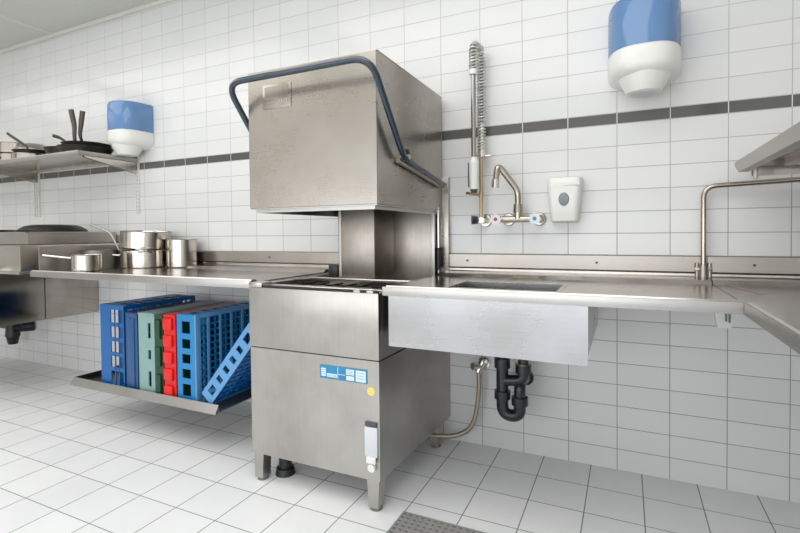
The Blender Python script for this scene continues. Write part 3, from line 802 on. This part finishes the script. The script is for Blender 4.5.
# ------------------------------------------------------------------ mixer tap
t = thing('mixer_tap', 'wall-mounted chrome mixer tap with angled swivel spout', 'tap', (-.47, -.06, 1.17))
zt_ = 1.170; yt = -.085
bm = B(); cyl(bm, (-.55, yt, zt_), (-.40, yt, zt_), .0155)
for x in (-.535, -.385):
    cyl(bm, (x, 0-.001, zt_), (x, -.012, zt_), .033, .028, 28); cyl(bm, (x, -.012, zt_), (x, yt, zt_), .012)
obj('tap_body', bm, 'oldchrome', t)
bm = B(); cyl(bm, (-.472, yt, zt_), (-.472, yt, zt_+.035), .019); cyl(bm, (-.472, yt, zt_+.030), (-.472, yt, zt_+.072), .024, .021)
obj('spout_collar', bm, 'oldchrome', t)
bm = tube(B(), fillet([(-.472, yt, zt_+.055), (-.472, yt, zt_+.135), (-.545, -.125, zt_+.245), (-.560, -.135, zt_+.250), (-.568, -.14, zt_+.165)], [0, .03, .03, .03, 0], 8), .0150, 14)
sp_ = obj('spout', bm, 'oldchrome', t)
obj('aerator', cyl(B(), (-.5685, -.1405, zt_+.150), (-.567, -.1395, zt_+.190), .0185), 'chrome', sp_)
for x, dm, nm in ((-.572, 'red', 'hot_handle'), (-.388, 'bluedot', 'cold_handle')):
    bm = B(); cyl(bm, (x, yt, zt_), (x, yt-.04, zt_), .023, .026, 8); h_ = obj(nm, bm, 'knob', t)
    obj('colour_dot', cyl(B(), (x, yt-.040, zt_), (x, yt-.043, zt_), .009), dm, h_)
obj('elbow', cyl(B(), (-.59, yt, zt_), (-.54, yt, zt_), .013), 'chrome', t)

# ------------------------------------------------------------------ pre-rinse spray
t = thing('rinse_spray', 'tall chrome pre-rinse spray arm with coiled spring hose on the wall', 'spray', (-.665, -.05, 1.17))
xs, ys_ = -.662, -.055
bm = B(); cyl(bm, (xs+.008, -.001, 1.168), (xs+.008, -.012, 1.168), .034, .03, 28); cyl(bm, (xs+.004, -.012, 1.168), (xs+.004, -.07, 1.168), .016)
obj('wall_valve', bm, 'oldchrome', t)
obj('valve_knob', cyl(B(), (xs-.045, -.075, 1.170), (xs-.018, -.062, 1.170), .023, .020, 8), 'teal', t)
obj('riser_pipe', cyl(B(), (xs, ys_, 1.165), (xs, ys_, 1.49), .0085), 'brass', t)
obj('riser_tube', cyl(B(), (xs+.004, ys_, 1.50), (xs+.004, ys_, 1.66), .014), 'chrome', t)
bm = B(); cyl(bm, (xs+.003, ys_, 1.485), (xs+.003, ys_, 1.515), .021); cyl(bm, (xs+.0, ys_, 1.498), (xs-.034, ys_-.03, 1.498), .007); cyl(bm, (xs+.01, ys_, 1.49), (xs+.05, ys_, 1.49), .008); cyl(bm, (xs, -.001, 1.50), (xs, ys_, 1.50), .007)
obj('collar', bm, 'chrome', t)
# hose centreline
x2, y2 = xs-.012, ys_-.085
def hose_c():
    pts = [Vector((xs+.004, ys_, 1.52+.01*i)) for i in range(46)]
    top = 1.985
    for i in range(1, 17):
        a = PI*i/16
        pts.append(Vector((xs+.004+(x2-xs-.004)*(1-math.cos(a))/2, ys_+(y2-ys_)*(1-math.cos(a))/2, top+.045*math.sin(a))))
    pts += [Vector((x2, y2, 1.985-.01*i)) for i in range(1, 10)]
    return pts
hc = hose_c()
obj('inner_hose', tube(B(), hc, .0085, 10), 'hoseline', t)
def coil(path, R, wire, pitch):
    # resample
    out = []; acc = 0
    d0 = (path[1]-path[0]).normalized(); u, v = frame_of(d0)
    total = sum((b-a).length for a, b in zip(path, path[1:]))
    steps = int(total/pitch*12); seg = 0; segstart = 0
    lens = [(b-a).length for a, b in zip(path, path[1:])]
    for k in range(steps+1):
        s = total*k/steps
        while seg < len(lens)-1 and s > segstart+lens[seg]: segstart += lens[seg]; seg += 1
        f = (s-segstart)/lens[seg]; p = path[seg].lerp(path[seg+1], min(1, f))
        d = (path[seg+1]-path[seg]).normalized(); q = d0.rotation_difference(d); u = q @ u; v = q @ v; d0 = d
        a = 2*PI*s/pitch; out.append(p+(u*math.cos(a)+v*math.sin(a))*R)
    bm = B(); tube(bm, out, wire, 5); return bm
obj('spring', coil(hc, .0180, .0045, .0155), 'coilwire', t)
obj('feed_pipe', cyl(B(), (x2, y2, 1.90), (x2, y2, 1.475), .0120), 'feed', t)
bm = B(); cyl(bm, (x2, y2, 1.875), (x2, y2, 1.90), .021)
cyl(bm, (x2, y2, 1.318), (x2, y2, 1.448), .022, .024); cyl(bm, (x2, y2, 1.448), (x2, y2, 1.475), .024, .013)
gun = obj('spray_handle', bm, 'white', t)
bm = B(); cyl(bm, (x2, y2, 1.300), (x2, y2, 1.320), .013, .020); box(bm, x2-.030, x2-.023, y2-.004, y2+.004, 1.33, 1.45, .002); obj('nozzle', bm, 'darkgrey', gun)
bm = B(); cyl(bm, (xs, ys_, 1.298), (x2-.035, y2-.01, 1.300), .0065); cyl(bm, (xs, ys_, 1.285), (xs, ys_, 1.312), .012); obj('hook', bm, 'brass', t)

# ------------------------------------------------------------------ pipe at right
t = thing('wall_pipe', 'bare steel pipe rising from the counter and bending right along the wall', 'pipe', (.295, -.03, .9))
bm = tube(B(), fillet([(.295, -.037, .905), (.295, -.037, 1.292), (XR-.002, -.037, 1.318)], .05, 8), .0105, 14); obj('pipe', bm, 'oldchrome', t)
bm = B(); cyl(bm, (.295, -.037, .905), (.295, -.037, .96), .017); cyl(bm, (.272, -.034, .910), (.272, -.034, .968), .008); cyl(bm, (.318, -.034, .910), (.318, -.034, .968), .008); box(bm, .262, .328, -.045, -.026, .936, .950, .003)
obj('clamp', bm, 'dull', t)

# ------------------------------------------------------------------ right shelf
t = thing('wall_shelf', 'steel shelf jutting in from the right edge above the counter', 'shelf', (.7, -.7, 1.33))
bm = B(); box(bm, .400, XR-.002, -2.0, -.085, 1.374, 1.380); box(bm, .44, .446, -2.0, -.12, 1.345, 1.374)
obj('shelf_board', bm, 'shelf', t, False)
bm = B(); prism(bm, [(-.083, 1.380), (-.083, 1.366), (-.15, 1.334), (-2.0, 1.334), (-2.0, 1.380)], 'X', .396, .401); box(bm, .401, .43, -2.0, -.15, 1.334, 1.338)
obj('edge_flange', bm, 'splash', t)
for y_ in (-.14, -1.1):
    bm = B(); prism(bm, [(.47, 1.374), (XR-.002, 1.374), (XR-.002, 1.30), (.93, 1.30), (.60, 1.35), (.47, 1.355)], 'Y', y_-.012, y_-.008)
    box(bm, .47, XR-.002, y_-.03, y_+.01, 1.368, 1.374)
    obj('bracket', bm, 'splash', t, False)
obj('stiffener', box(B(), .52, .56, -1.9, -.24, 1.340, 1.374, .002), 'dull', t)
bm = B(); box(bm, .45, XR-.002, -.085, -.080, 1.322, 1.374); obj('back_flange', bm, 'shelf', t, False)
obj('end_peg', box(B(), .455, .468, -.115, -.095, 1.31, 1.375, .002), 'dull', t)

# ------------------------------------------------------------------ trap and hose below the sink table
t = thing('drain_trap', 'black plastic double drain trap under the sink table', 'pipe', (-.49, -.2, .25))
yt = -.2
bm = B()
cyl(bm, (-.525, yt, .50), (-.525, yt, .66), .027); cyl(bm, (-.525, yt, .475), (-.525, yt, .52), .037); cyl(bm, (-.525, yt, .345), (-.525, yt, .48), .028)
tube(bm, fillet([(-.428, yt, .485), (-.428, yt, .425), (-.525, yt, .415)], .04, 8), .026, 16)
cyl(bm, (-.428, yt, .46), (-.428, yt, .50), .036); cyl(bm, (-.428, yt, .50), (-.428, yt, .66), .024)
obj('inlet_pipe', bm, 'blackpipe', t)
obj('seal_ring', cyl(B(), (-.428, yt, .497), (-.428, yt, .502), .034), 'brass', t)
bm = B()
tube(bm, fillet([(-.525, yt, .35), (-.525, yt, .255), (-.445, yt, .255), (-.445, yt, .33)], .05, 10), .028, 16)
obj('u_bend', bm, 'blackpipe', t)
bm = B()
for x, z in ((-.525, .345), (-.445, .325)):
    cyl(bm, (x, yt, z-.015), (x, yt, z+.022), .038, n=12); 
obj('coupling_nut', bm, 'blackpipe', t)
bm = tube(B(), fillet([(-.445, yt, .33), (-.445, yt, .405), (-.445, yt+.07, .405), (-.452, -.002, .385)], .04, 8), .026, 16)
cyl(bm, (-.452, -.02, .385), (-.452, -.001, .385), .038)
obj('outlet_pipe', bm, 'blackpipe', t)

t = thing('supply_hose', 'braided metal hose curving from a chrome wall valve to the dishwasher', 'hose', (-.66, -.05, .1))
bm = B(); cyl(bm, (-.665, -.001, .435), (-.665, -.015, .435), .034, .030, 24); cyl(bm, (-.665, -.015, .435), (-.665, -.055, .435), .014)
cyl(bm, (-.68, -.075, .40), (-.66, -.055, .45), .017, .02); cyl(bm, (-.70, -.10, .435), (-.665, -.06, .430), .02, .018, 8)
obj('valve', bm, 'chrome', t)
bm = tube(B(), fillet([(-.674, -.075, .41), (-.672, -.08, .28), (-.70, -.085, .12), (-.79, -.10, .060), (-.93, -.16, .07)], [0, .08, .10, .08, 0], 8), .0115, 12)
obj('braided_hose', bm, 'hose', t)

# ------------------------------------------------------------------ floor grate
t = thing('floor_grate', 'square grey metal drain grate set in the floor in front of the dishwasher', 'grate', (-.58, -.95, 0))
gx0, gx1, gy0, gy1 = -.798, -.368, -1.15, -.722
bm = B(); w = .008
box(bm, gx0, gx1, gy0, gy0+w, .0005, .008); box(bm, gx0, gx1, gy1-w, gy1, .0005, .008); box(bm, gx0, gx0+w, gy0+w, gy1-w, .0005, .008); box(bm, gx1-w, gx1, gy0+w, gy1-w, .0005, .008)
obj('grate_frame', bm, 'gratebar', t, False)
bm = B(); n = 17
for k in range(1, n):
    y = gy0+(gy1-gy0)*k/n; box(bm, gx0+w, gx1-w, y-.0075, y+.0075, .001, .0080)
for k in range(1, n):
    x = gx0+(gx1-gx0)*k/n; box(bm, x-.0065, x+.0065, gy0+w, gy1-w, .001, .006)
obj('grate_bars', bm, 'gratebar', t, False)
obj('drain_pit', box(B(), gx0+.002, gx1-.002, gy0+.002, gy1-.002, .0002, .0007), 'pit', t)

# ------------------------------------------------------------------ light
def area(name, loc, sx, sy, power, rot=(0, 0, 0), col=(1, 1, 1)):
    l = bpy.data.lights.new(name, 'AREA'); l.shape = 'RECTANGLE'; l.size = sx; l.size_y = sy; l.energy = power; l.color = col
    o = bpy.data.objects.new(name, l); C.objects.link(o); o.location = loc; o.rotation_euler = rot
    return o
area('ceiling_light', (-.9, -2.1, ZC-.03), 2.4, 2.6, 44, col=(1, .99, .97))
area('ceiling_light.001', (-3.9, -2.1, ZC-.03), 2.4, 2.6, 35, col=(1, .985, .96))
area('ceiling_light.002', (-6.3, -2.1, ZC-.03), 1.6, 2.6, 14, col=(1, .98, .95))
area('fill_light', (-2.7, YB+.05, 1.4), 7.0, 2.5, 34, (PI/2, 0, 0), (.97, .985, 1))  # added fill panel over the unseen far wall, softens the shadows

area('fill_light.001', (-1.6, YB+.06, 1.0), 4.8, .85, 32, (PI/2, 0, 0), (.86, .93, 1))  # added low cool fill, lifts the walls under the tables
w = bpy.data.worlds.new('World'); scene.world = w; w.use_nodes = True
w.node_tree.nodes['Background'].inputs[0].default_value = (.9, .93, 1, 1)
w.node_tree.nodes['Background'].inputs[1].default_value = .3

# ------------------------------------------------------------------ camera
yaw, pit, rol = .441481438, -.0201176169, -.00943281796
c, s = math.cos(yaw), math.sin(yaw)
r = Vector((c, s, 0)); fw = Vector((-s, c, 0)); u = Vector((0, 0, 1))
F = fw*math.cos(pit)+u*math.sin(pit); U0 = u*math.cos(pit)-fw*math.sin(pit)
R = r*math.cos(rol)+U0*math.sin(rol); U = U0*math.cos(rol)-r*math.sin(rol)
cam = bpy.data.cameras.new('camera'); co = bpy.data.objects.new('camera', cam); C.objects.link(co)
m = Matrix((R, U, -F)).transposed().to_4x4(); m.translation = Vector((0, -2.41869151, 1.10849719))
co.matrix_world = m
cam.sensor_width = 36; cam.sensor_fit = 'HORIZONTAL'
cam.lens = 479.097231/800*36
cam.shift_y = -(23.9621981)/800
cam.clip_start = .02
scene.camera = co

for o in scene.objects:
    if '_o' in o: del o['_o']
scene.view_settings.view_transform = 'Standard'
scene.view_settings.look = 'None'
scene.view_settings.exposure = .27
scene.view_settings.gamma = 1.09
scene.cycles.max_bounces = 10
